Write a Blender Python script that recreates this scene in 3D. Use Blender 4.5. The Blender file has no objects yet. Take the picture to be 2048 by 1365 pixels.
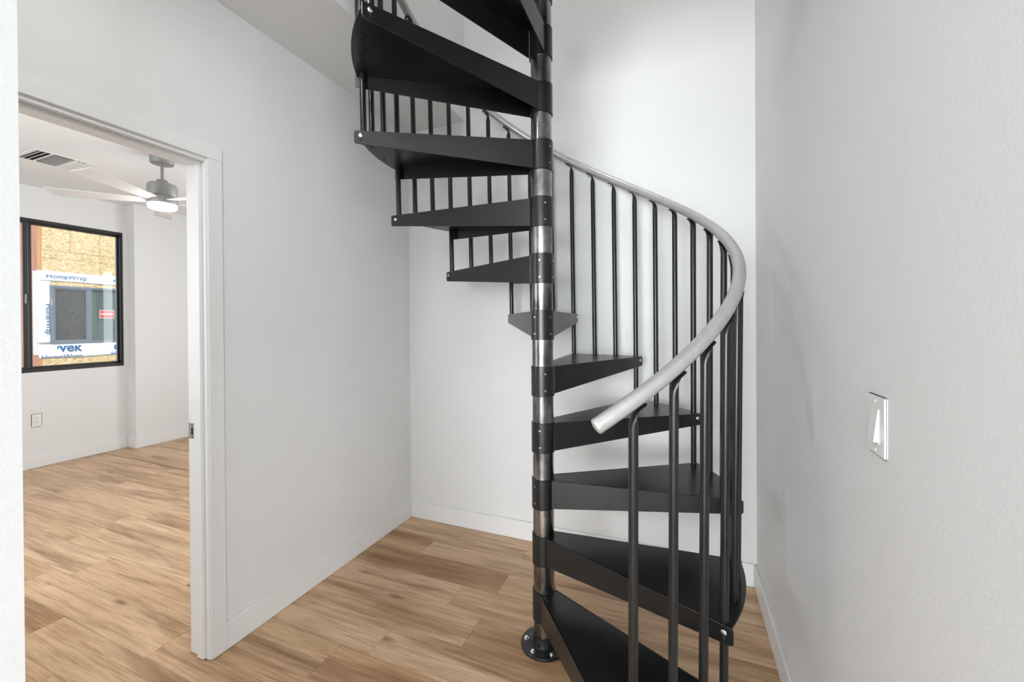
import bpy, bmesh, math, random
from mathutils import Vector, Matrix
random.seed(7)
SC = bpy.context.scene
COL = SC.collection
PI = math.pi
def rad(d): return d * PI / 180.0

# ------------------------------------------------------------------ camera
FPX = 825.2; YAW = 0.3887; PITCH = -0.00493; ROLL = 0.00641; SHY = -31.5; CAMH = 1.38
ca, sa = math.cos(YAW), math.sin(YAW)
R0 = Vector((ca, sa, 0)); F0 = Vector((-sa, ca, 0)); U0 = Vector((0, 0, 1))
FW = F0 * math.cos(PITCH) + U0 * math.sin(PITCH)
U2 = -F0 * math.sin(PITCH) + U0 * math.cos(PITCH)
RT = R0 * math.cos(ROLL) - U2 * math.sin(ROLL)
UP = R0 * math.sin(ROLL) + U2 * math.cos(ROLL)
cd = bpy.data.cameras.new('camera'); cam = bpy.data.objects.new('camera', cd); COL.objects.link(cam)
cd.sensor_fit = 'HORIZONTAL'; cd.sensor_width = 36.0; cd.lens = FPX / 2048.0 * 36.0
cd.shift_y = SHY / 2048.0; cd.clip_start = 0.02; cd.clip_end = 200
m = Matrix((RT, UP, -FW)).transposed().to_4x4(); m.translation = (0, 0, CAMH)
cam.matrix_world = m
SC.camera = cam

# ------------------------------------------------------------------ world, sun, large lights, exposure
SC.view_settings.view_transform = 'Standard'; SC.view_settings.look = 'None'
SC.view_settings.gamma = 1.0; SC.view_settings.use_curve_mapping = False
SC.view_settings.exposure = 0.10
w = bpy.data.worlds.new('sky'); SC.world = w; w.use_nodes = True
bg = w.node_tree.nodes['Background']; bg.inputs[0].default_value = (0.80, 0.89, 1.0, 1); bg.inputs[1].default_value = 1.3
def light(name, kind, loc, direction, energy, color=(1, 1, 1), **kw):
    d = bpy.data.lights.new(name, kind); o = bpy.data.objects.new(name, d); COL.objects.link(o)
    o.location = loc; o.rotation_euler = Vector(direction).to_track_quat('-Z', 'Y').to_euler()
    d.energy = energy; d.color = color
    for k, v in kw.items(): setattr(d, k, v)
    return o
light('sun', 'SUN', (4, -4, 12), (-0.62, 0.34, -0.72), 2.8, (1.0, 0.95, 0.86), angle=rad(1.5))
# added fill lamps out of view; the walls behind them have no windows
light('living_fill_light', 'AREA', (-0.2, -7.35, 1.45), (0, 1, 0.0), 540, (0.925, 0.966, 1.0), shape='RECTANGLE', size=4.6, size_y=2.2)
light('upper_fill_light', 'AREA', (-0.5, -3.35, 4.35), (0, 1, -0.05), 40, (0.94, 0.972, 1.0), shape='RECTANGLE', size=3.6, size_y=2.0)
light('living_side_fill_light', 'AREA', (5.88, -4.5, 1.5), (-1, 0.35, 0), 430, (0.925, 0.966, 1.0), shape='RECTANGLE', size=5.0, size_y=2.0)
light('bedroom_side_fill_light', 'AREA', (-2.9, 4.12, 1.65), (0, -1, 0), 42, (0.90, 0.955, 1.0), shape='RECTANGLE', size=1.6, size_y=1.4)
light('bedroom_near_fill_light', 'AREA', (-3.7, -.30, 1.6), (0, 1, 0), 34, (0.90, 0.955, 1.0), shape='RECTANGLE', size=1.8, size_y=1.4)

# ------------------------------------------------------------------ materials
def mat(name, color=(.8, .8, .8), rough=.5, metal=0.0, spec=0.5, **kw):
    m = bpy.data.materials.new(name); m.use_nodes = True
    b = m.node_tree.nodes['Principled BSDF']
    b.inputs['Base Color'].default_value = (*color, 1); b.inputs['Roughness'].default_value = rough
    b.inputs['Metallic'].default_value = metal; b.inputs['Specular IOR Level'].default_value = spec
    return m
def nodes(m): return m.node_tree.nodes, m.node_tree.links, m.node_tree.nodes['Principled BSDF']
def add_noise(m, scale, lo, hi, detail=4, vec_scale=(1, 1, 1), bump=0, dist=0.01, rough=None, coord='Object'):
    n, l, b = nodes(m)
    tc = n.new('ShaderNodeTexCoord'); mp = n.new('ShaderNodeMapping'); mp.inputs['Scale'].default_value = vec_scale
    l.new(tc.outputs[coord], mp.inputs[0])
    nz = n.new('ShaderNodeTexNoise'); nz.inputs['Scale'].default_value = scale; nz.inputs['Detail'].default_value = detail
    l.new(mp.outputs[0], nz.inputs['Vector'])
    if lo is not None:
        r = n.new('ShaderNodeValToRGB'); r.color_ramp.elements[0].color = (*lo, 1); r.color_ramp.elements[1].color = (*hi, 1)
        r.color_ramp.elements[0].position = .3; r.color_ramp.elements[1].position = .7
        l.new(nz.outputs[0], r.inputs[0]); l.new(r.outputs[0], b.inputs['Base Color'])
    if rough:
        q = n.new('ShaderNodeMapRange'); q.inputs[3].default_value = rough[0]; q.inputs[4].default_value = rough[1]
        l.new(nz.outputs[0], q.inputs[0]); l.new(q.outputs[0], b.inputs['Roughness'])
    if bump:
        bp = n.new('ShaderNodeBump'); bp.inputs['Strength'].default_value = bump; bp.inputs['Distance'].default_value = dist
        l.new(nz.outputs[0], bp.inputs['Height']); l.new(bp.outputs[0], b.inputs['Normal'])
    return m
M = {}
M['wall'] = add_noise(mat('painted_drywall', (.80, .80, .795), .6, spec=.3), 120, None, None, 3, bump=.18, dist=.003)
M['ceiling'] = add_noise(mat('ceiling_paint', (.84, .84, .835), .7, spec=.2), 110, None, None, 3, bump=.15, dist=.003)
M['trim'] = mat('trim_paint', (.84, .84, .835), .38, spec=.45)
M['black'] = add_noise(mat('black_powder_coat', (.012, .0125, .013), .36, spec=.55), 9, (.0045, .005, .0055), (.008, .0085, .009), 5, rough=(.27, .32))
M['tube'] = add_noise(mat('black_tube_paint', (.009, .0095, .010), .28, spec=.55), 9, (.006, .0065, .007), (.010, .0105, .011), 3)
M['steel'] = add_noise(mat('raw_steel_pipe', (.42, .42, .41), .3, 1.0), 7, (.07, .07, .068), (.40, .396, .388), 8, (2.2, 2.2, 1.3), rough=(.14, .36))
M['rail'] = add_noise(mat('silver_handrail', (.5, .49, .48), .36, .45), 30, (.50, .493, .48), (.57, .562, .55), 4)
M['chrome'] = mat('zinc_bolt', (.78, .78, .77), .25, 1.0)
M['dark_hole'] = mat('dark_recess', (.01, .01, .01), .8)
M['nickel'] = add_noise(mat('brushed_nickel', (.42, .41, .395), .5, .35), 60, (.27, .265, .255), (.32, .315, .305), 3, (1, 1, 8))
M['blade'] = mat('fan_blade_grey', (.68, .67, .66), .45, 0)
M['plate'] = mat('white_plastic', (.83, .83, .82), .28, spec=.5)
M['winframe'] = mat('bronze_window_frame', (.016, .014, .013), .4)
M['bluegrey'] = mat('grey_vinyl_frame', (.16, .20, .25), .45)
M['wrap_text'] = mat('blue_print', (.012, .12, .36), .5)
M['red'] = mat('red_sticker', (.72, .07, .045), .5)
M['white_print'] = mat('white_print', (.85, .85, .85), .5)
M['stone'] = add_noise(mat('pale_grey_tile', (.5, .5, .5), .5), 4, (.46, .46, .46), (.54, .54, .535), 5)
M['subfloor'] = mat('subfloor', (.22, .15, .09), .8)
M['ground'] = add_noise(mat('bare_ground', (.4, .33, .26), .9), 3, (.30, .25, .19), (.46, .39, .31), 6)
M['red_board'] = add_noise(mat('red_treated_sheathing', (.6, .26, .18), .7), 7, (.52, .20, .13), (.66, .32, .23), 8, (1, 1, .35))
M['stud'] = add_noise(mat('corner_lumber', (.62, .30, .11), .7), 12, (.50, .22, .07), (.70, .38, .16), 5, (1, 1, .1))
M['brass_tab'] = mat('brass_tab', (.75, .6, .32), .35, .6)
M['wrap'] = add_noise(mat('white_house_wrap', (.83, .85, .88), .5), 6, (.80, .83, .87), (.88, .89, .90), 5, bump=.4, dist=.02)
M['lens'] = mat('fan_light_lens', (.9, .9, .88), .4)
b = M['lens'].node_tree.nodes['Principled BSDF']; b.inputs['Emission Color'].default_value = (1, .95, .87, 1); b.inputs['Emission Strength'].default_value = 6
M['lamp'] = mat('fill_downlight_lens', (.9, .9, .88), .4)  # glowing lens of the added downlights
b = M['lamp'].node_tree.nodes['Principled BSDF']; b.inputs['Emission Color'].default_value = (1, .96, .9, 1); b.inputs['Emission Strength'].default_value = 12
def glass(name, tint, refl=.06, see=1.0, dark=(.02, .02, .02)):
    m = bpy.data.materials.new(name); m.use_nodes = True; n = m.node_tree.nodes; l = m.node_tree.links
    n.remove(n['Principled BSDF']); out = n['Material Output']
    t = n.new('ShaderNodeBsdfTransparent'); t.inputs[0].default_value = (*tint, 1)
    g = n.new('ShaderNodeBsdfGlossy'); g.inputs['Roughness'].default_value = .02
    fr = n.new('ShaderNodeFresnel'); fr.inputs[0].default_value = 1.45
    mx = n.new('ShaderNodeMixShader'); l.new(fr.outputs[0], mx.inputs[0]); l.new(t.outputs[0], mx.inputs[1]); l.new(g.outputs[0], mx.inputs[2])
    l.new(mx.outputs[0], out.inputs[0]); return m
M['glass'] = glass('window_glass', (.97, .985, .98))
M['dark_glass'] = add_noise(mat('painted_reflection_glass', (.10, .13, .12), .08, spec=.6), 2.2, (.07, .10, .09), (.17, .22, .20), 4, (1, 3, .4))  # greenish reflection painted into the pane's colour
M['screen'] = add_noise(mat('insect_screen', (.05, .05, .055), .7), 55, (.028, .028, .032), (.085, .083, .085), 6, (1, 1, 1))

def wood():
    m = mat('oak_vinyl_plank', rough=.38, spec=.4); n, l, b = nodes(m)
    tc = n.new('ShaderNodeTexCoord'); oi = n.new('ShaderNodeObjectInfo')
    def mth(op, a, c=None):
        q = n.new('ShaderNodeMath'); q.operation = op
        for i, v in enumerate((a, c)):
            if v is None: continue
            if isinstance(v, (int, float)): q.inputs[i].default_value = v
            else: l.new(v, q.inputs[i])
        return q.outputs[0]
    cb = n.new('ShaderNodeCombineXYZ'); l.new(mth('MULTIPLY', oi.outputs['Random'], 53.0), cb.inputs[0]); l.new(mth('MULTIPLY', oi.outputs['Random'], 171.0), cb.inputs[1])
    va = n.new('ShaderNodeVectorMath'); va.operation = 'ADD'; l.new(tc.outputs['Object'], va.inputs[0]); l.new(cb.outputs[0], va.inputs[1])
    def noise(sc, vs, det, dist=0.0, rough=.5):
        mp = n.new('ShaderNodeMapping'); mp.inputs['Scale'].default_value = vs; l.new(va.outputs[0], mp.inputs[0])
        z = n.new('ShaderNodeTexNoise'); z.inputs['Scale'].default_value = sc; z.inputs['Detail'].default_value = det
        z.inputs['Distortion'].default_value = dist; z.inputs['Roughness'].default_value = rough
        l.new(mp.outputs[0], z.inputs['Vector']); return z.outputs[0]
    def ramp(src, stops):
        r = n.new('ShaderNodeValToRGB'); e = r.color_ramp.elements
        while len(e) < len(stops): e.new(.5)
        for i, (p, c) in enumerate(stops): e[i].position = p; e[i].color = (*c, 1)
        l.new(src, r.inputs[0]); return r.outputs[0]
    def mix(kind, fac, a, c):
        q = n.new('ShaderNodeMix'); q.data_type = 'RGBA'; q.blend_type = kind
        if isinstance(fac, (int, float)): q.inputs[0].default_value = fac
        else: l.new(fac, q.inputs[0])
        for i, v in ((6, a), (7, c)):
            if isinstance(v, tuple): q.inputs[i].default_value = (*v, 1)
            else: l.new(v, q.inputs[i])
        return q.outputs[2]
    tone = ramp(oi.outputs['Random'], [(0, (.45, .275, .145)), (.35, (.56, .375, .225)), (.7, (.63, .435, .28)), (1, (.52, .325, .18))])
    broad = ramp(noise(1.0, (.9, 7.5, 1), 5, .8), [(.28, (.52, .42, .31)), (.50, (1.04, 1.04, 1.03)), (.75, (1.28, 1.31, 1.34))])
    c = mix('MULTIPLY', .85, tone, broad)
    grain = ramp(noise(1.0, (5, 130, 1), 6, .4, .65), [(.32, (.72, .68, .63)), (.55, (1.04, 1.04, 1.04)), (.72, (1.14, 1.14, 1.15))])
    c = mix('MULTIPLY', .8, c, grain)
    fig = ramp(noise(1.0, (2.2, 42, 1), 5, .9, .6), [(.34, (.70, .63, .55)), (.52, (1, 1, 1)), (.70, (1.10, 1.10, 1.11))])
    c = mix('MULTIPLY', .75, c, fig)
    streak = ramp(noise(1.0, (1.3, 26, 1), 4, 1.2), [(.24, (.42, .33, .26)), (.40, (1, 1, 1)), (1, (1, 1, 1))])
    c = mix('MULTIPLY', .75, c, streak)
    # knots
    mp = n.new('ShaderNodeMapping'); mp.inputs['Scale'].default_value = (1.5, 5.0, 1); l.new(va.outputs[0], mp.inputs[0])
    vo = n.new('ShaderNodeTexVoronoi'); vo.inputs['Scale'].default_value = 1.15; l.new(mp.outputs[0], vo.inputs['Vector'])
    kn = ramp(vo.outputs['Distance'], [(.0, (.20, .13, .08)), (.035, (.42, .33, .26)), (.12, (1, 1, 1))])
    c = mix('MULTIPLY', .8, c, kn)
    l.new(c, b.inputs['Base Color'])
    bp = n.new('ShaderNodeBump'); bp.inputs['Strength'].default_value = .25; bp.inputs['Distance'].default_value = .002
    l.new(noise(1.0, (5, 130, 1), 4), bp.inputs['Height']); l.new(bp.outputs[0], b.inputs['Normal'])
    return m
M['wood'] = wood()
def osb():
    m = mat('oriented_strand_board', rough=.75, spec=.2); n, l, b = nodes(m)
    tc = n.new('ShaderNodeTexCoord')
    nz = n.new('ShaderNodeTexNoise'); nz.inputs['Scale'].default_value = 9; nz.inputs['Distortion'].default_value = 3.0; nz.inputs['Detail'].default_value = 4
    mp = n.new('ShaderNodeMapping'); mp.inputs['Scale'].default_value = (1, 1, 1.6); l.new(tc.outputs['Object'], mp.inputs[0]); l.new(mp.outputs[0], nz.inputs[0])
    r = n.new('ShaderNodeValToRGB'); e = r.color_ramp.elements; e[0].position = .3; e[0].color = (.50, .32, .15, 1); e[1].position = .68; e[1].color = (.86, .72, .48, 1)
    q = e.new(.5); q.color = (.76, .58, .33, 1)
    l.new(nz.outputs[0], r.inputs[0]); l.new(r.outputs[0], b.inputs['Base Color']); return m
M['osb'] = osb()

# ------------------------------------------------------------------ mesh helpers
class B:
    def __init__(s): s.bm = bmesh.new()
    def poly(s, pts, z0, z1):          # prism of an xy polygon
        n = len(pts)
        lo = [s.bm.verts.new((x, y, z0)) for x, y in pts]; hi = [s.bm.verts.new((x, y, z1)) for x, y in pts]
        s.bm.faces.new(hi); s.bm.faces.new(lo[::-1])
        for i in range(n): s.bm.faces.new((lo[i], lo[(i + 1) % n], hi[(i + 1) % n], hi[i]))
        return s
    def box(s, x0, x1, y0, y1, z0, z1):
        if x0 > x1: x0, x1 = x1, x0
        if y0 > y1: y0, y1 = y1, y0
        if z0 > z1: z0, z1 = z1, z0
        return s.poly([(x0, y0), (x1, y0), (x1, y1), (x0, y1)], z0, z1)
    def rings(s, rings, cap=True, closed=False):
        vs = [[s.bm.verts.new(p) for p in r] for r in rings]; n = len(vs[0])
        for a, c in zip(vs[:-1], vs[1:]):
            for i in range(n): s.bm.faces.new((a[i], a[(i + 1) % n], c[(i + 1) % n], c[i]))
        if cap: s.bm.faces.new(vs[0][::-1]); s.bm.faces.new(vs[-1])
        return s
    def lathe(s, prof, c=(0, 0, 0), n=32, cap=True):   # prof: list of (r, z)
        return s.rings([[(c[0] + r * math.cos(2 * PI * i / n), c[1] + r * math.sin(2 * PI * i / n), c[2] + z) for i in range(n)] for r, z in prof], cap)
    def tube(s, path, r, n=12, cap=True):
        path = [Vector(p) for p in path]; out = []
        u = None
        for i, p in enumerate(path):
            t = (path[min(i + 1, len(path) - 1)] - path[max(i - 1, 0)]).normalized()
            if u is None: u = t.orthogonal().normalized()
            u = (u - t * u.dot(t)).normalized(); v = t.cross(u)
            out.append([p + (u * math.cos(2 * PI * k / n) + v * math.sin(2 * PI * k / n)) * r for k in range(n)])
        return s.rings(out, cap)
    def build(s, name, m, parent=None, smooth=False, bevel=0, seg=2, xf=None):
        bmesh.ops.recalc_face_normals(s.bm, faces=s.bm.faces)
        if bevel:
            ed = [e for e in s.bm.edges if len(e.link_faces) == 2 and e.calc_face_angle(0) > .6]
            bmesh.ops.bevel(s.bm, geom=ed, offset=bevel, segments=seg, affect='EDGES', clamp_overlap=True)
        if xf is not None: s.bm.transform(xf)
        me = bpy.data.meshes.new(name); s.bm.to_mesh(me); s.bm.free()
        me.materials.append(M[m])
        if smooth:
            for p in me.polygons: p.use_smooth = True
            me.set_sharp_from_angle(angle=rad(40))
        return link(name, me, parent)
def link(name, me, parent=None):
    o = bpy.data.objects.new(name, me); COL.objects.link(o)
    if parent is not None: o.parent = parent
    return o
def empty(name, loc=(0, 0, 0), rz=0):
    o = bpy.data.objects.new(name, None); COL.objects.link(o); o.location = loc; o.rotation_euler = (0, 0, rz); o.empty_display_size = .1
    return o
def tag(o, label, cat, kind=None, group=None):
    o['label'] = label; o['category'] = cat
    if kind: o['kind'] = kind
    if group: o['group'] = group
    return o
def struct(o, label, cat): return tag(o, label, cat, 'structure')

# ------------------------------------------------------------------ dimensions
XL, XR, YB = -1.80, 0.360, 2.460       # stair hall wall faces
WT = .115                              # wall thickness
CEIL = 2.743; UPF = 3.104; UPC = 5.55
SX0, SY0 = -1.341, .76                 # stairwell opening
DY0, DY1, DH = .400, 1.088, 2.050      # bedroom door opening
XWIN, XBUMP, YBUMP = -5.83, -5.67, 2.683
BY0, BY1 = -0.33, 4.2                   # bedroom depth
NX, NY = -1.00, .3205                   # corner of the wall beside the camera
BKY = -0.55; RWY = .10; LVY = -7.5                             # far wall of the invented living area behind the camera

# ------------------------------------------------------------------ floor (each plank its own piece)
floor = struct(B().box(-6.0, 6.1, LVY - .1, 4.4, -.12, -.012).build('floor', 'subfloor'), 'light oak vinyl plank floor running through hall and bedroom', 'floor')
ROW = .181; Y0 = 2.445
anchors = {0: -.87, 1: -1.456, 2: -.878, 3: -1.067, 4: -.872, 5: -1.218, 6: -1.36, 7: -2.07, 8: -2.71}
extra = {6: [-3.14], 4: [-3.70, -2.20], 3: [-3.55, -2.31]}
def plank(x0, x1, y0, y1):
    g = .0004; c = .0012; z1 = 0.0; z0 = -.012
    hx, hy = (x1 - x0) / 2 - g, (y1 - y0) / 2 - g
    bm = bmesh.new()
    def ring(a, z): return [bm.verts.new(p) for p in ((-hx + a, -hy + a, z), (hx - a, -hy + a, z), (hx - a, hy - a, z), (-hx + a, hy - a, z))]
    a, d, t = ring(0, z0), ring(0, z1 - c * .6), ring(c, z1)
    for p, q in ((a, d), (d, t)):
        for i in range(4): bm.faces.new((p[i], p[(i + 1) % 4], q[(i + 1) % 4], q[i]))
    bm.faces.new(t)
    me = bpy.data.meshes.new('plank'); bm.to_mesh(me); bm.free(); me.materials.append(M['wood'])
    o = link('plank', me, floor); o.location = ((x0 + x1) / 2, (y0 + y1) / 2, 0)
for r in range(-10, 17):
    yt = Y0 - ROW * r; yb = yt - ROW
    if r == 0: yt = YB - .006
    xa, xb = XWIN + .002, XR - .002
    if r < 0: xb = XL - WT / 2
    if yb >= YBUMP - .001: xa = XBUMP + .002
    if yb < NY - .3: xa = XL
    L = 1.22
    a = anchors.get(r, -1.0 + ((r * .437) % 1.0) * L)
    js = [a] + extra.get(r, [])
    lo = min(js) - L
    while lo > xa + .05: js.append(lo); lo -= L
    x = max(js) + L
    while x < xb - .05: js.append(x); x += L
    if r not in extra:
        x = a
        while x - L > xa + .05:
            x -= L
            if all(abs(x - j) > .3 for j in js): js.append(x)
    js = sorted(j for j in js if xa + .05 < j < xb - .05)
    ed = [xa] + js + [xb]
    for p, q in zip(ed[:-1], ed[1:]): plank(p, q, yb, yt)
living = struct(B().box(-3.0, 6.0, LVY, BKY, -.012, 0).box(XR, 6.0, BKY, RWY, -.012, 0).build('floor', 'stone'), 'pale grey floor of the invented living area behind the viewer', 'floor')  # invented floor; neutral grey keeps warm bounce off the black metal

# ------------------------------------------------------------------ walls
wl = B()
wl.box(XL - WT, XL, DY1 + .018, YB + WT, 0, CEIL)
wl.box(XL - WT, XL, DY0 - .018, DY1 + .018, DH + .018, CEIL)
wl.box(XL - WT, XL, BY0, DY0 - .018, 0, CEIL)
struct(wl.build('wall_left', 'wall'), 'white hall wall with the bedroom doorway', 'wall')
struct(B().box(XL - WT, XR + WT, YB, YB + WT, 0, UPC).build('wall_back', 'wall'), 'tall white wall behind the spiral staircase', 'wall')
struct(B().box(XR, XR + WT, RWY, YB, 0, UPC).build('wall_right', 'wall'), 'white wall at the right with the light switch', 'wall')
struct(B().box(XL, NX, BKY, NY, 0, CEIL).build('wall_near', 'wall'), 'textured white wall corner at the far left edge', 'wall')
# stairwell shaft walls on the upper storey
struct(B().box(SX0 - WT, SX0, SY0, YB, CEIL, UPC).build('wall_shaft', 'wall'), 'white upper wall on the left of the stairwell opening', 'wall')
# lower ceiling with stairwell opening
cl = B()
cl.box(XL, SX0 - WT, NY, YB, CEIL, UPF); cl.box(SX0 - WT, SX0, NY, SY0, CEIL, UPF)
cl.box(SX0, XR, NY, SY0, CEIL, UPF)
cl.box(NX, XR, BKY, NY, CEIL, UPF)
struct(cl.build('ceiling', 'ceiling'), 'white hall ceiling strip beside the stairwell opening', 'ceiling')
# ceiling strip soffit under the shaft wall
struct(B().box(SX0 - WT, SX0, SY0, YB, CEIL - .0005, CEIL).build('trim_1', 'ceiling'), 'white painted soffit edge of the stairwell opening', 'trim')
# upper storey shell, invented to carry light into the stairwell
up = B(); up.box(SX0 - 2.2, XR + 2.0, -3.6, YB + WT, UPC, UPC + .1)
struct(up.build('ceiling', 'ceiling'), 'invented white upper storey ceiling above the stairwell', 'ceiling')
uw = B(); uw.box(SX0 - 2.2, SX0 - 2.1, -3.6, SY0, UPF, UPC); uw.box(SX0 - 2.1, SX0 - WT, SY0, SY0 + .1, UPF, UPC)
uw.box(XR + 1.9, XR + 2.0, -3.6, SY0, UPF, UPC); uw.box(XR + WT, XR + 1.9, SY0, SY0 + .1, UPF, UPC)
uw.box(SX0 - 2.1, XR + 1.9, -3.6, -3.5, UPF, UPC)
struct(uw.build('wall_invented_upper', 'wall'), 'invented white upper storey room walls out of the picture', 'wall')
uf = B(); uf.box(SX0 - 2.2, SX0, -3.6, NY, UPF - .1, UPF); uf.box(SX0, XR + 2.0, -3.6, NY, UPF - .1, UPF); uf.box(XR + WT, XR + 2.0, NY, SY0, UPF - .1, UPF); uf.box(SX0 - 2.2, SX0 - WT, NY, SY0, UPF - .1, UPF)
struct(uf.build('floor', 'wood'), 'invented upper storey floor out of the picture', 'floor')
# living area behind the camera, invented and sized to light the hall
lv = B(); lv.box(-3.1, -3.0, LVY, BKY, 0, CEIL); lv.box(6.0, 6.1, LVY, RWY, 0, CEIL); lv.box(-3.1, 6.1, LVY - .1, LVY, 0, CEIL)
lv.box(-3.0, XL, BKY, BKY + .1, 0, CEIL); lv.box(XR + WT, 6.0, RWY, RWY + .1, 0, CEIL)
struct(lv.build('wall_invented_living', 'wall'), 'white walls of the invented living area behind the viewer', 'wall')
struct(B().box(-3.1, 6.1, LVY - .1, BKY, CEIL, CEIL + .1).box(XR, 6.1, BKY, RWY + .1, CEIL, CEIL + .1).build('ceiling', 'ceiling'), 'white ceiling of the invented living area behind the viewer', 'ceiling')
# bedroom
WY0, WY1, WZ0, WZ1 = 1.165, 2.655, .930, 2.428
bw = B(); T = .16
bw.box(XWIN - T, XWIN, BY0, WY0, 0, CEIL); bw.box(XWIN - T, XWIN, WY1, YBUMP, 0, CEIL)
bw.box(XWIN - T, XWIN, WY0, WY1, 0, WZ0); bw.box(XWIN - T, XWIN, WY0, WY1, WZ1, CEIL)
bw.box(XWIN - T, XBUMP, YBUMP, BY1, 0, CEIL)
struct(bw.build('wall_window', 'wall'), 'white bedroom wall around the black window', 'wall')
bo = B(); bo.box(XWIN - T, XL - WT, BY1, BY1 + .1, 0, CEIL); bo.box(XWIN - T, XL - WT, BY0 - .1, BY0, 0, CEIL); bo.box(XL - WT, XL, YB + WT, BY1 + .1, 0, CEIL)
struct(bo.build('wall_bedroom', 'wall'), 'white bedroom side walls hidden beside the doorway', 'wall')
struct(B().box(XWIN - T, XL - WT, BY0 - .1, BY1 + .1, CEIL, CEIL + .12).build('ceiling', 'ceiling'), 'white bedroom ceiling with the fan and vent', 'ceiling')

# ------------------------------------------------------------------ baseboards
BH, BT = .117, .013
def base(name, label, x0, x1, y0, y1, axis):
    # profile with eased top edge
    b = B().box(x0, x1, y0, y1, 0, BH)
    return struct(b.build(name, 'trim', bevel=.003, seg=2), label, 'baseboard')
base('baseboard_left', 'white baseboard along the hall wall right of the doorway', XL, XL + BT, 1.152, YB, 0)
base('baseboard_back', 'white baseboard behind the spiral staircase', XL + BT, XR - BT, YB - BT, YB, 0)
base('baseboard_right', 'white baseboard along the right wall', XR - BT, XR, RWY, YB - BT, 0)
base('baseboard_near', 'white baseboard on the wall corner at far left', NX, NX + BT, BKY, NY, 0)
base('baseboard_window', 'white baseboard below the bedroom window', XWIN, XWIN + BT, BY0, YBUMP - BT, 0)
base('baseboard_jog', 'short white baseboard turning at the bedroom wall jog', XWIN, XBUMP + BT, YBUMP - BT, YBUMP, 0)
base('baseboard_bump', 'white baseboard on the stepped bedroom wall', XBUMP, XBUMP + BT, YBUMP, BY1, 0)

# ------------------------------------------------------------------ door frame
door = struct(empty('door_1', (XL, DY1, 0)), 'white door frame with flat casing opening to the bedroom', 'door frame')
def dpart(name, bb, m='trim', parent=None, bevel=.0015):
    o = bb.build(name, m, bevel=bevel); p = parent or door
    o.parent = p; o.location = -Vector(door.location) if p is door else (0, 0, 0); return o
jx0, jx1 = XL - WT - .004, XL + .004
dpart('jamb', B().box(jx0, jx1, DY1, DY1 + .018, 0.002, DH + .018))
dpart('jamb', B().box(jx0, jx1, DY0 - .018, DY0, 0.002, DH + .018))
dpart('head_jamb', B().box(jx0, jx1, DY0, DY1, DH, DH + .018))
sx0, sx1 = XL - .060, XL - .020
dpart('door_stop', B().box(sx0, sx1, DY1 - .011, DY1, .004, DH - .011))
dpart('door_stop', B().box(sx0, sx1, DY0, DY0 + .011, .004, DH - .011))
dpart('door_stop', B().box(sx0, sx1, DY0, DY1, DH - .011, DH))
dpart('casing', B().box(XL, XL + BT, DY1 + .006, 1.152, 0.002, 2.065))
dpart('casing', B().box(XL, XL + BT, DY0 - .064, DY0 - .006, 0.002, 2.065))
dpart('head_casing', B().box(XL, XL + BT, DY0 - .064, 1.152, 2.0655, 2.124))
dpart('casing', B().box(XL - WT - BT, XL - WT, DY1 + .006, 1.152, 0.002, 2.065))
dpart('head_casing', B().box(XL - WT - BT, XL - WT, DY0 - .064, 1.152, 2.0655, 2.124))
sp = dpart('strike_plate', B().box(jx0 + .002, jx0 + .034, DY1 - .0015, DY1 + .001, .905, .970), 'nickel'); sp['label'] = 'brushed metal strike plate'
so = dpart('latch_hole', B().box(jx0 + .020, jx0 + .031, DY1 - .0025, DY1, .922, .953), 'dark_hole'); so.parent = sp; so.location = (0, 0, 0)
for z in (.912, .963):
    q = dpart('screw', B().box(jx0 + .023, jx0 + .028, DY1 - .0028, DY1 - .001, z - .0025, z + .0025), 'dark_hole'); q.parent = sp; q.location = (0, 0, 0)

# ------------------------------------------------------------------ spiral staircase
CX, CY = -.5494, 1.6861
RISE = .2388; STEP = 29.4; B6 = 93.2
RT_O = .757; HF = 15.75; RS = .0495; RP = .0445; RB = .729
stair = tag(empty('spiral_staircase', (CX, CY, 0)), 'black steel spiral staircase with bare steel centre pole and silver handrail', 'staircase')
NT = 12
pole = B().lathe([(RP, .008), (RP, UPF + .95)], n=40).build('center_pole', 'steel', stair, smooth=True); pole['label'] = 'bare brushed steel centre pole'
bp = B().lathe([(.100, 0.0), (.100, .007), (.097, .010), (.056, .010), (.052, .013), (.0505, .052), (.046, .0525)], n=48, cap=True).build('base_plate', 'black', stair, smooth=True)
def hexbolt(r, h):
    b = B(); b.lathe([(r * 1.35, 0), (r * 1.35, h * .25)], n=16); b.lathe([(r, h * .25), (r, h * .9), (r * .8, h)], n=6); return b
hb = hexbolt(.0075, .010).build('bolt', 'chrome', bp, smooth=False); hb.location = (.078 * math.cos(rad(250)), .078 * math.sin(rad(250)), .010)
for k in range(1, 6):
    o = hb.copy(); COL.objects.link(o); a = rad(250 + 60 * k); o.location = (.078 * math.cos(a), .078 * math.sin(a), .010)

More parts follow.
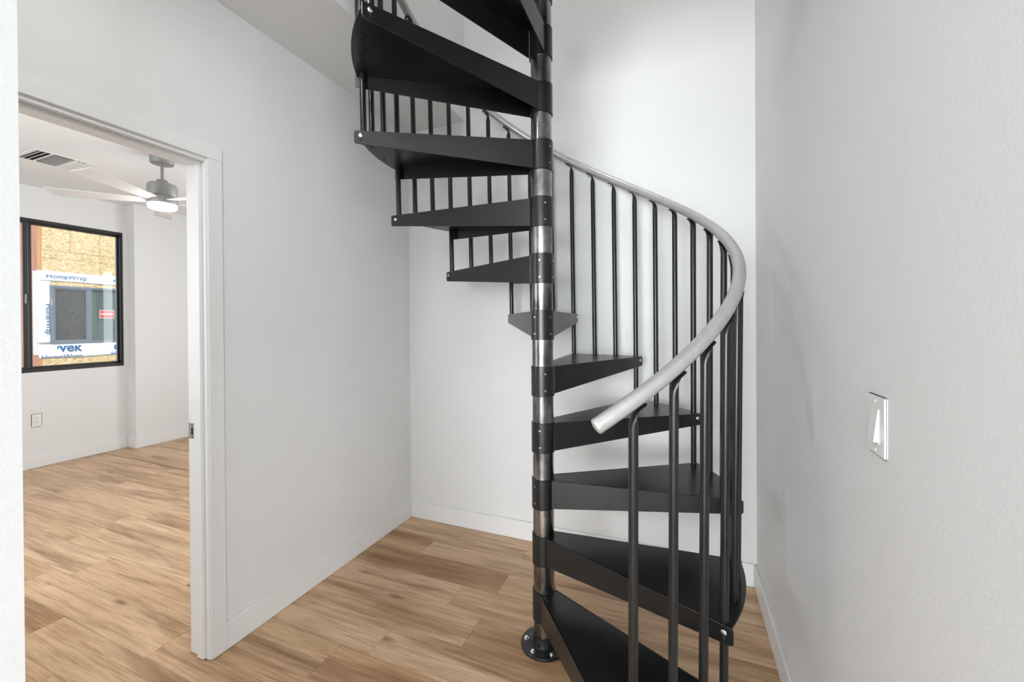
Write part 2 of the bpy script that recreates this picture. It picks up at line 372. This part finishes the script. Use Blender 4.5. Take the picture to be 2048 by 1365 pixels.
def wedge():
    pts = []
    n = 14
    for i in range(n + 1):
        a = rad(-HF + 2 * HF * i / n); pts.append((RT_O * math.cos(a), RT_O * math.sin(a)))
    for a in (44, 22, 0, -22, -44): pts.append((RS * .97 * math.cos(rad(a)), RS * .97 * math.sin(rad(a))))
    return B().poly(pts, -.006, 0)
wm = wedge(); bmesh.ops.recalc_face_normals(wm.bm, faces=wm.bm.faces)
tread_me = bpy.data.meshes.new('tread'); wm.bm.to_mesh(tread_me); wm.bm.free(); tread_me.materials.append(M['black'])
def flange_mesh(sgn):
    p0 = Vector((RS * math.cos(rad(47)), sgn * RS * math.sin(rad(47)), 0)); p1 = Vector((RT_O * math.cos(rad(HF)), sgn * RT_O * math.sin(rad(HF)), 0))
    d = (p1 - p0).normalized(); L = (p1 - p0).length + .006; nrm = Vector((-d.y, d.x, 0)) * sgn
    h0, h1, t, c = .118, .052, .004, .010
    prof = [(0, .0005), (L - .004, .0005), (L, -.004), (L, -h1 + c)]
    for i in range(1, 4): a = rad(30 * i); prof.append((L - c + c * math.cos(a), -h1 + c - c * math.sin(a)))
    prof += [(0, -h0)]
    bm = bmesh.new(); lo = []; hi = []
    for x, z in prof:
        q = p0 + d * x + Vector((0, 0, z)); lo.append(bm.verts.new(q)); hi.append(bm.verts.new(q + nrm * t))
    bm.faces.new(lo); bm.faces.new(hi[::-1]); n = len(lo)
    for i in range(n): bm.faces.new((lo[i], lo[(i + 1) % n], hi[(i + 1) % n], hi[i]))
    bmesh.ops.recalc_face_normals(bm, faces=bm.faces)
    ed = [e for e in bm.edges if e.calc_face_angle(0) > .8]
    bmesh.ops.bevel(bm, geom=ed, offset=.0013, segments=1, affect='EDGES')
    me = bpy.data.meshes.new('side_flange'); bm.to_mesh(me); bm.free(); me.materials.append(M['black'])
    # bolt seat on the outer face
    bpos = p0 + d * (L - .026) + nrm * t; ang = math.atan2(nrm.y, nrm.x)
    return me, bpos, ang
fl_me = {s: flange_mesh(s) for s in (1, -1)}
s_ = B().lathe([(RS - .002, -.124), (RS, -.123), (RS, .002), (RS - .002, .003), (RP + .0002, .003)], n=40)
bmesh.ops.recalc_face_normals(s_.bm, faces=s_.bm.faces)
sleeve_me = bpy.data.meshes.new('sleeve'); s_.bm.to_mesh(sleeve_me); s_.bm.free(); sleeve_me.materials.append(M['black'])
for p_ in sleeve_me.polygons: p_.use_smooth = True
sleeve_me.set_sharp_from_angle(angle=rad(40))
def small(name, prof, m, n=10):
    b = B().lathe(prof, n=n); bmesh.ops.recalc_face_normals(b.bm, faces=b.bm.faces); b.bm.transform(Matrix.Rotation(PI / 2, 4, 'Y'))
    me = bpy.data.meshes.new(name); b.bm.to_mesh(me); b.bm.free(); me.materials.append(M[m]); return me
bolt_me = small('bolt', [(.0085, 0), (.0085, .0025), (.006, .0045), (.002, .0052)], 'chrome', 14)
screw_me = small('set_screw', [(.0035, -.001), (.0035, .0008), (.0015, .0009), (.0014, -.0002)], 'chrome', 10)
slot_b = B().box(-.003, .003, -.0004, .0006, -.014, 0); bmesh.ops.recalc_face_normals(slot_b.bm, faces=slot_b.bm.faces); slot_b.bm.transform(Matrix.Rotation(-PI / 2, 4, 'Z'))
slot_me = bpy.data.meshes.new('slot'); slot_b.bm.to_mesh(slot_me); slot_b.bm.free(); slot_me.materials.append(M['dark_hole'])
under_me = bpy.data.meshes.new('under_screw'); ub = B().lathe([(.005, 0), (.005, -.003), (.0025, -.0035)], n=10); bmesh.ops.recalc_face_normals(ub.bm, faces=ub.bm.faces); ub.bm.to_mesh(under_me); ub.bm.free(); under_me.materials.append(M['black'])
def bound(k): return B6 + (k - 6) * STEP
for k in range(1, NT + 1):
    c = bound(k) + STEP / 2
    t = link('tread', tread_me, stair); t.location = (0, 0, k * RISE); t.rotation_euler = (0, 0, rad(c))
    link('sleeve', sleeve_me, t)
    for s in (1, -1):
        me, bpos, ang = fl_me[s]
        f = link('side_flange', me, t)
        bo_ = link('bolt', bolt_me, t); bo_.location = bpos + Vector((0, 0, -.020)); bo_.rotation_euler = (0, 0, ang)
        sl = link('slot', slot_me, t); sl.location = bpos + Vector((0, 0, -.028)); sl.rotation_euler = (0, 0, ang)
    for a in (180 - 42, 180 + 42):
        for z in (-.028, -.098):
            q = link('set_screw', screw_me, t); q.location = (RS * math.cos(rad(a)), RS * math.sin(rad(a)), z); q.rotation_euler = (0, 0, rad(a))
    for a in (-STEP / 6, STEP / 6):
        q = link('screw', under_me, t); q.location = (RB * math.cos(rad(a)), RB * math.sin(rad(a)), -.006)
# handrail
RR, RTUBE, SL = .740, .0208, .450
def zr(th): return 2.31 + (th - PI / 2) * SL
TH0, TH1 = rad(-61.2), rad(300)
def rpt(th, dr=0): return Vector(((RR + dr) * math.cos(th), (RR + dr) * math.sin(th), zr(th)))
N = 170
hr = B().tube([rpt(TH0 + (TH1 - TH0) * i / N) for i in range(N + 1)], RTUBE, 16).build('handrail', 'rail', stair, smooth=True)
hr['label'] = 'silver grey tubular handrail'
tg = (rpt(TH0) - rpt(TH0 + .01)).normalized()
cp = B().lathe([(RTUBE + .0004, -.001), (RTUBE + .0004, .004), (RTUBE * .93, .0085), (RTUBE * .5, .0115), (.002, .0122)], n=20).build('end_cap', 'rail', hr, smooth=True)
cp.location = rpt(TH0); cp.rotation_euler = tg.to_track_quat('Z', 'Y').to_euler()
# balusters
RBT = .0125
def baluster(thb, tht, zb):
    n = 12
    h = Vector((-math.sin(tht), math.cos(tht), 0)); slope = math.atan2(SL, RR); T = (h * math.cos(slope) + Vector((0, 0, 1)) * math.sin(slope))
    Nn = (h * -math.sin(slope) + Vector((0, 0, 1)) * math.cos(slope)); radial = Vector((math.cos(tht), math.sin(tht), 0))
    top = rpt(tht) - Nn * (RTUBE + .0035)
    rb = RB
    P0 = Vector((rb * math.cos(thb), rb * math.sin(thb), zb))
    P1 = top - Vector((0, 0, .042)) - h * .001
    ax = (P1 - P0).normalized()
    def ring(c, w, th, a, bb): return [c + w * a * math.cos(2 * PI * i / n) + th * bb * math.sin(2 * PI * i / n) for i in range(n)]
    th_v = (h - ax * h.dot(ax)).normalized()
    end_th = (h * math.sin(slope) - Vector((0, 0, 1)) * math.cos(slope))
    mid_th = (th_v + end_th).normalized()
    rings = [ring(P0, radial, th_v, RBT, RBT), ring(P1, radial, th_v, RBT, RBT),
             ring(top - Vector((0, 0, .028)) - h * .001, radial, th_v, .0136, .0108), ring(top - Vector((0, 0, .013)), radial, (th_v * .8 + end_th * .2).normalized(), .0160, .0058),
             ring(top - Vector((0, 0, .006)) + h * .001, radial, mid_th, .0170, .0036), ring(top + T * .010, radial, end_th, .0172, .0026),
             ring(top + T * .030, radial, end_th, .0172, .0026), ring(top + T * .038, radial, end_th, .011, .0026)]
    o = B().rings(rings).build('baluster', 'tube', stair, smooth=True)
    sc = link('screw', bolt_me, o); sc.location = top + T * .024 - Nn * .002; sc.rotation_euler = (-Nn).to_track_quat('X', 'Z').to_euler(); sc.scale = (.55, .55, .55)
    return o
for k in range(1, NT + 1):
    for j in range(3):
        a = bound(k) + j * STEP / 3
        if a > 296: continue
        lean = -1.0 * max(0.0, min(1.0, (5.0 - a) / 30.0))
        if j == 0: zb = max(0.0, (k - 1) * RISE - .045)
        else: zb = k * RISE
        if k == 1 and j == 0: zb = RISE - .045
        baluster(rad(a), rad(a + lean), zb)
# upper landing plate of the stair (above the picture)
B().poly([(RP, RP * .2), (RP * .2, -RP), (.0, -(CY - SY0) + .004), (XR - CX - .004, -(CY - SY0) + .004), (XR - CX - .004, 0.02)], UPF - .006, UPF).build('landing_plate', 'black', stair)

# ------------------------------------------------------------------ light switch on the right wall
sw = tag(empty('light_switch', (XR, 1.0235, 1.1745)), 'white rocker light switch on the right wall', 'light switch')
wp = B().box(-.006, 0, -.0405, .0405, -.0595, .0595).build('wall_plate', 'plate', sw, bevel=.004, seg=3)
fr = B(); fr.box(-.0072, -.005, -.0172, .0172, -.034, .034); fr.build('switch_frame', 'plate', sw, bevel=.0006, seg=1)
ro = B(); v = [(-.0145, -.015, -.031), (-.0145, .015, -.031), (-.0075, -.015, .031), (-.0075, .015, .031)]
bmr = ro.bm; f1 = [bmr.verts.new(p) for p in v]; b1 = [bmr.verts.new((-.006, y, z)) for x, y, z in v]
for q in ((0, 1, 3, 2),): bmr.faces.new([f1[i] for i in q]); bmr.faces.new([b1[i] for i in q])
for i, j in ((0, 1), (1, 3), (3, 2), (2, 0)): bmr.faces.new((f1[i], f1[j], b1[j], b1[i]))
ro.build('rocker', 'plate', sw, bevel=.0008, seg=2)
for z in (-.048, .048):
    q = B().lathe([(.0032, 0), (.0032, .0008), (.002, .0014)], n=12).build('screw', 'plate', sw); q.location = (-.006, 0, z); q.rotation_euler = (0, -PI / 2, 0)

# ------------------------------------------------------------------ bedroom outlet
ou = tag(empty('wall_outlet', (XWIN, 1.9635, .4615)), 'white double power outlet below the bedroom window', 'outlet')
B().box(0, .006, -.036, .036, -.064, .064).build('wall_plate', 'plate', ou, bevel=.003, seg=2)
rc = B().box(.006, .0085, -.017, .017, -.034, .034).build('receptacle', 'plate', ou, bevel=.0008, seg=1)
for z in (-.017, .017):
    B().box(.0083, .0088, -.0075, -.005, z, z + .009).build('slot', 'dark_hole', rc); B().box(.0083, .0088, .005, .0075, z + .001, z + .008).build('slot', 'dark_hole', rc)
    B().box(.0083, .0088, -.0022, .0022, z - .009, z - .005).build('slot', 'dark_hole', rc)

# ------------------------------------------------------------------ bedroom window
win = struct(empty('window_1', (XWIN, 1.91, WZ0)), 'black framed sliding bedroom window', 'window')
OFF = -Vector(win.location)
def wpart(name, bb, m='winframe', parent=None, bevel=.002):
    o = bb.build(name, m, bevel=bevel); o.parent = parent or win
    if parent is None: o.location = OFF
    return o
fx0, fx1 = XWIN - .085, XWIN - .012
fw = .030
wpart('frame_rail', B().box(fx0, fx1, WY0, WY1, WZ1 - fw, WZ1)); wpart('frame_rail', B().box(fx0, fx1, WY0, WY1, WZ0, WZ0 + fw + .004))
wpart('frame_stile', B().box(fx0, fx1, WY0, WY0 + fw, WZ0 + fw, WZ1 - fw)); wpart('frame_stile', B().box(fx0, fx1, WY1 - .022, WY1, WZ0 + fw, WZ1 - fw))
def sash(y0, y1, x0, x1, sw_l, sw_r):
    z0, z1 = WZ0 + fw + .004, WZ1 - fw; r = .020
    s = wpart('sash', B().box(x0, x1, y0, y0 + sw_l, z0, z1))
    wpart('sash_stile', B().box(x0, x1, y1 - sw_r, y1, z0, z1), parent=s); wpart('sash_rail', B().box(x0, x1, y0 + sw_l, y1 - sw_r, z0, z0 + r), parent=s); wpart('sash_rail', B().box(x0, x1, y0 + sw_l, y1 - sw_r, z1 - r, z1), parent=s)
    wpart('pane', B().box((x0 + x1) / 2 - .003, (x0 + x1) / 2 + .003, y0 + sw_l, y1 - sw_r, z0 + r, z1 - r), 'glass', parent=s, bevel=0)
    return s
sash(1.922, WY1 - .022, fx0 + .006, fx0 + .032, .038, .010)     # fixed pane on the right
ls = sash(WY0 + fw, 1.925, fx0 + .040, fx0 + .066, .03, .030)        # sliding pane on the left
wpart('latch', B().box(fx1 - .004, fx1 + .010, 1.897, 1.911, 1.60, 1.69), 'nickel')
wpart('weather_strip', B().box(fx0 + .0665, fx0 + .0675, 1.9215, 1.9245, WZ0 + .05, 1.62), 'bluegrey', bevel=0); wpart('weather_strip', B().box(fx0 + .0665, fx0 + .0675, 1.9215, 1.9245, 1.70, WZ1 - .05), 'bluegrey', bevel=0)

# ------------------------------------------------------------------ ceiling fan
FX, FY = -3.866, 2.018
fan = tag(empty('ceiling_fan', (FX, FY, 0)), 'brushed nickel ceiling fan with grey blades and glowing light in the bedroom', 'ceiling fan')
B().lathe([(.078, CEIL), (.078, CEIL - .055), (.074, CEIL - .062), (.03, CEIL - .064)], n=40).build('canopy', 'nickel', fan, smooth=True)
B().lathe([(.011, CEIL - .062), (.011, 2.53)], n=16).build('downrod', 'nickel', fan, smooth=True)
B().lathe([(.036, 2.550), (.036, 2.516), (.012, 2.515)], n=32).build('collar', 'nickel', fan, smooth=True)
B().lathe([(.086, 2.518), (.087, 2.505), (.097, 2.503), (.098, 2.422), (.094, 2.416)], n=48).build('motor_housing', 'nickel', fan, smooth=True)
B().lathe([(.094, 2.415), (.098, 2.410), (.099, 2.360), (.096, 2.356)], n=48).build('light_ring', 'nickel', fan, smooth=True)
ln = B().lathe([(.095, 2.358), (.096, 2.340), (.090, 2.322), (.070, 2.314), (.01, 2.310)], n=48).build('light_lens', 'lens', fan, smooth=True); ln['label'] = 'glowing frosted light lens'
def blade():
    b = B(); R1 = .68
    pts = [(.085, -.036), (.16, -.044), (.62, -.066), (R1, -.052), (R1, .070), (.60, .066), (.16, .048), (.085, .036)]
    b.poly(pts, -.003, .003); bmesh.ops.recalc_face_normals(b.bm, faces=b.bm.faces)
    b.bm.transform(Matrix.Rotation(rad(11), 4, 'X'))
    me = bpy.data.meshes.new('blade'); b.bm.to_mesh(me); b.bm.free(); me.materials.append(M['blade']); return me
bme = blade()
for i in range(5):
    o = link('blade', bme, fan); o.location = (0, 0, 2.385); o.rotation_euler = (0, 0, rad(151.5 + 72 * i))
fl_ = light('fan_lamp', 'POINT', (FX, FY, 2.27), (0, 0, -1), 5, (1, .95, .88), shadow_soft_size=.09)

# ------------------------------------------------------------------ ceiling vent
vent = tag(empty('ceiling_vent', (-4.745, 1.715, CEIL)), 'white three section air vent in the bedroom ceiling', 'air vent')
hx, hy, fz = .185, .170, -.006
def vp(n, x0, x1, y0, y1, z0=fz, z1=0, m='plate', p=None, bevel=.001):
    return B().box(x0, x1, y0, y1, z0, z1).build(n, m, p or vent, bevel=bevel, seg=1)
fb = .026
vp('frame', -hx, hx, -hy, -hy + fb); vp('frame', -hx, hx, hy - fb, hy); vp('frame', -hx, -hx + fb, -hy + fb, hy - fb); vp('frame', hx - fb, hx, -hy + fb, hy - fb)
vp('divider', -hx + fb, hx - fb, -.062, -.054); vp('divider', -hx + fb, hx - fb, .062, .070)
vp('dark_backing', -hx + fb, hx - fb, -hy + fb, hy - fb, -.0012, -.0004, 'dark_hole', bevel=0)
def slat(x, y, lx, ly, tilt, axis):
    o = B().box(-lx / 2, lx / 2, -ly / 2, ly / 2, -.0008, .0008).build('slat', 'plate', vent); o.location = (x, y, -.008)
    o.rotation_euler = (tilt, 0, 0) if axis == 'x' else (0, tilt, 0)
for i in range(3): slat(0, -.132 + i * .030, 2 * (hx - fb), .020, rad(28), 'x')
for i in range(3): slat(0, .082 + i * .028, 2 * (hx - fb), .024, rad(-25), 'x')
for i in range(10): slat(-.140 + i * .0315, .004, .021, .114, rad(40), 'y')

# ------------------------------------------------------------------ neighbouring house seen through the window
NXF = -8.60; NYC = 2.967
nb = tag(empty('neighbouring_house', (NXF, NYC, -.2)), 'unfinished neighbouring house with strand board sheathing outside the window', 'house')
NO = -Vector(nb.location)
def npart(name, bb, m, parent=None, bevel=0):
    o = bb.build(name, m, bevel=bevel); o.parent = parent or nb
    if parent is None: o.location = NO
    return o
g = .004
cols = [(NYC, 3.151), (3.151, 3.271), (3.271, 3.621), (3.621, 4.35)]
zr_ = [(-.2, .70), (.70, 2.386), (2.386, 2.498), (2.498, 3.72), (3.72, 4.94)]
# sheathing boards, set round the window opening
QY0, QY1, QZ0, QZ1 = 3.045, 4.22, 1.12, 1.985
for (y0, y1) in ((NYC, 3.271), (3.271, 3.621), (3.621, 4.85), (4.85, 6.07)):
    npart('sheathing_board', B().box(NXF - .02, NXF, y0 + g / 2, y1 - g / 2, 2.498 + g / 2, 3.72), 'osb')
npart('sheathing_board', B().box(NXF - .02, NXF, NYC, 3.621 - g / 2, 2.386 + g / 2, 2.498 - g / 2), 'osb'); npart('sheathing_board', B().box(NXF - .02, NXF, 3.621 + g / 2, 6.07, 2.386 + g / 2, 2.498 - g / 2), 'osb')
npart('sheathing_board', B().box(NXF - .02, NXF, NYC, 3.62 - g / 2, QZ1, 2.386 - g / 2), 'osb'); npart('sheathing_board', B().box(NXF - .02, NXF, 3.62 + g / 2, 6.07, QZ1, 2.386 - g / 2), 'osb')
npart('sheathing_board', B().box(NXF - .02, NXF, NYC, QY0, QZ0, QZ1), 'osb'); npart('sheathing_board', B().box(NXF - .02, NXF, QY1, 6.07, QZ0, QZ1), 'osb')
npart('sheathing_board', B().box(NXF - .02, NXF, NYC, 3.40 - g / 2, -.2, QZ0), 'osb'); npart('sheathing_board', B().box(NXF - .02, NXF, 3.40 + g / 2, 6.07, -.2, QZ0), 'osb')
npart('sheathing_board', B().box(NXF - .02, NXF, NYC, 4.5, 3.724, 4.94), 'osb'); npart('sheathing_board', B().box(NXF - .02, NXF, 4.504, 6.07, 3.724, 4.94), 'osb')
npart('corner_stud', B().box(NXF - .04, NXF + .004, NYC - .040, NYC - .001, -.2, 4.94), 'stud', bevel=.003)
npart('side_sheathing', B().box(NXF - 5.0, NXF - .005, NYC - .035, NYC - .020, -.2, 2.9), 'red_board'); npart('side_sheathing', B().box(NXF - 5.0, NXF - .005, NYC - .035, NYC - .020, 2.904, 4.94), 'red_board')
npart('body', B().box(NXF - 5.0, NXF - .045, NYC - .015, 6.07, -.2, 4.9), 'osb')
def sheet(name, y0, y1, z0, z1, amp=.006, ny=24, nz=8, edge=.010, seed=1, bow=True):
    rnd = random.Random(seed); bm = bmesh.new(); vs = []
    ph = [rnd.uniform(0, 6.28) for _ in range(6)]
    for i in range(ny + 1):
        row = []
        for j in range(nz + 1):
            u, v = i / ny, j / nz; y = y0 + (y1 - y0) * u; z = z0 + (z1 - z0) * v
            if j in (0, nz): z += edge * math.sin(9 * u + ph[0] + j) * .5 + rnd.uniform(-.4, .4) * edge * .3
            x = NXF + .0065 + amp * (.5 + .5 * math.sin(23 * y + ph[1] + 9 * z)) * (.5 + .5 * math.sin(31 * z + ph[2])) + rnd.uniform(0, .0015)
            row.append(bm.verts.new((x, y, z)))
        vs.append(row)
    for i in range(ny):
        for j in range(nz): bm.faces.new((vs[i][j], vs[i + 1][j], vs[i + 1][j + 1], vs[i][j + 1]))
    g_ = bmesh.ops.extrude_face_region(bm, geom=bm.faces[:])
    for e in g_['geom']:
        if isinstance(e, bmesh.types.BMVert): e.co.x -= .0012
    bmesh.ops.recalc_face_normals(bm, faces=bm.faces)
    me = bpy.data.meshes.new(name); bm.to_mesh(me); bm.free(); me.materials.append(M['wrap'])
    for p in me.polygons: p.use_smooth = True
    o = link(name, me, nb); o.location = NO; return o
ws = [sheet('house_wrap', NYC - .043, 4.35, 2.045, 2.190, seed=2), sheet('house_wrap', NYC - .043, 3.050, 1.125, 2.043, nz=30, ny=6, seed=3, edge=0), sheet('house_wrap', NYC - .043, 4.35, .905, 1.118, seed=4)]
wsd = npart('wrap_return', B().box(NXF - .15, NXF + .004, NYC - .045, NYC - .041, .96, 2.19), 'wrap'); ws.append(wsd)
for q in ws: q['label'] = 'white house wrap with blue print'
# print on the wrap
def text(name, s, width, mtx, m, parent, clip=None, bold=0.0):
    cu = bpy.data.curves.new(name, 'FONT'); cu.body = s; cu.size = 1.0; cu.extrude = 0.0; cu.offset = bold
    to = bpy.data.objects.new(name, cu); COL.objects.link(to); bpy.context.view_layer.update()
    dg = bpy.context.evaluated_depsgraph_get(); me = bpy.data.meshes.new_from_object(to.evaluated_get(dg)); bpy.data.objects.remove(to); bpy.data.curves.remove(cu)
    xs = [v.co.x for v in me.vertices]; x0, x1 = min(xs), max(xs); k = width / (x1 - x0)
    for v in me.vertices: v.co = Vector(((v.co.x - x0) * k, v.co.y * k, 0))
    bm = bmesh.new(); bm.from_mesh(me); bm.transform(mtx)
    for co, no in (clip or []): bmesh.ops.bisect_plane(bm, geom=bm.verts[:] + bm.edges[:] + bm.faces[:], plane_co=co, plane_no=no, clear_outer=True)
    bm.to_mesh(me); bm.free(); me.name = name; me.materials.clear(); me.materials.append(M[m])
    o = link(name, me, parent); return o
def face(y, z, rot=0, sy=1.0, x=NXF + .0146):   # text plane facing +X: local x -> +Y, local y -> +Z
    base_ = Matrix(((0, 0, 1, x), (1, 0, 0, y), (0, 1, 0, z), (0, 0, 0, 1)))
    return base_ @ Matrix.Rotation(rot, 4, 'Z') @ Matrix.Diagonal((1, sy, 1, 1))
text('print', 'HomeWrap', .44, face(3.010, 2.088, sy=1.05), 'wrap_text', ws[0], [((0, 0, 2.142), (0, 0, 1))])
text('print', 'HomeWrap', .44, face(3.780, 2.088, sy=1.05), 'wrap_text', ws[0], [((0, 0, 2.142), (0, 0, 1))])
text('print', 'HomeWrap', .44, face(3.000, 1.70, rot=-PI / 2, sy=1.05), 'wrap_text', ws[1], [((0, 3.048, 0), (0, 1, 0))])
text('print', 'Tyvek', .44, face(2.955, .998, sy=1.1), 'wrap_text', ws[2], [((0, 0, 1.085), (0, 0, 1)), ((0, 3.115, 0), (0, -1, 0))], bold=.02)
text('print', 'Tyvek', .44, face(3.740, .998, sy=1.1), 'wrap_text', ws[2], [((0, 0, 1.07), (0, 0, 1))], bold=.02)
text('print', 'HomeWrap', .44, face(2.952, .893, sy=1.0), 'wrap_text', ws[2], [((0, 0, .910), (0, 0, -1))])
text('print', 'HomeWrap', .44, face(3.745, .900, sy=1.0), 'wrap_text', ws[2], [((0, 0, .910), (0, 0, -1))])
# window of the neighbouring house (a part of it)
nw = npart('window', B().box(NXF - .06, NXF + .020, QY0, QY1, QZ0, QZ0 + .032), 'bluegrey')
for args in ((QY0, QY1, QZ1 - .032, QZ1), (QY0, QY0 + .034, QZ0 + .032, QZ1 - .032), (QY1 - .034, QY1, QZ0 + .032, QZ1 - .032)):
    npart('window_frame', B().box(NXF - .06, NXF + .020, *args), 'bluegrey', parent=nw)
npart('window_frame', B().box(NXF - .04, NXF + .012, 3.462, 3.508, QZ0 + .032, QZ1 - .032), 'bluegrey', parent=nw)
for args in ((QY0 + .034, 3.462, QZ0 + .032, QZ0 + .052), (QY0 + .034, 3.462, QZ1 - .054, QZ1 - .032), (QY0 + .034, QY0 + .056, QZ0 + .052, QZ1 - .054), (3.444, 3.462, QZ0 + .052, QZ1 - .054)):
    npart('sash', B().box(NXF - .03, NXF + .006, *args), 'bluegrey', parent=nw)
npart('insect_screen', B().box(NXF - .012, NXF - .008, QY0 + .056, 3.444, QZ0 + .052, QZ1 - .054), 'screen', parent=nw)
npart('pane', B().box(NXF - .022, NXF - .014, 3.508, QY1 - .034, QZ0 + .032, QZ1 - .032), 'dark_glass', parent=nw)
npart('latch_tab', B().box(NXF + .018, NXF + .026, QY0 + .006, QY0 + .018, 1.69, 1.775), 'brass_tab', parent=nw)
st = npart('sticker', B().box(NXF - .0135, NXF - .0125, 3.612, 3.796, 1.503, 1.632), 'white_print', parent=nw)
npart('sticker', B().box(NXF - .0125, NXF - .0120, 3.619, 3.789, 1.510, 1.625), 'red', parent=nw)
text('sticker_print', 'MILGARD', .150, face(3.629, 1.557, sy=1.15, x=NXF - .0112), 'white_print', nw, bold=.03)
struct(B().box(-30, XWIN - .17, -20, 20, -.3, -.2).build('ground', 'ground'), 'bare dirt between the two houses', 'ground')

# ------------------------------------------------------------------ recessed downlights added out of view to brighten hall and stairwell
def fill_downlight(x, y, z, e, label, spread=180):
    o = tag(empty('fill_downlight', (x, y, z)), label, 'fill light')
    B().lathe([(.078, 0), (.078, -.004), (.062, -.006), (.060, -.001)], n=28, cap=False).build('trim_ring', 'plate', o, smooth=True)
    B().lathe([(.060, -.001), (.058, -.0025), (.01, -.003)], n=28).build('lens', 'lamp', o, smooth=True)
    light('fill_downlight_lamp', 'AREA', (x, y, z - .012), (0, 0, -1), e, (1, .99, .975), shape='DISK', size=.14, spread=rad(spread))
fill_downlight(-1.10, .60, CEIL, 4.8, 'added round recessed light in hall ceiling before the stairwell')
fill_downlight(-.5, .60, UPC, 8, 'added round recessed light in upper ceiling before the stairwell', 130)
fill_downlight(-.6, 1.5, UPC, 7, 'added round recessed light above the centre of the stairwell', 130)
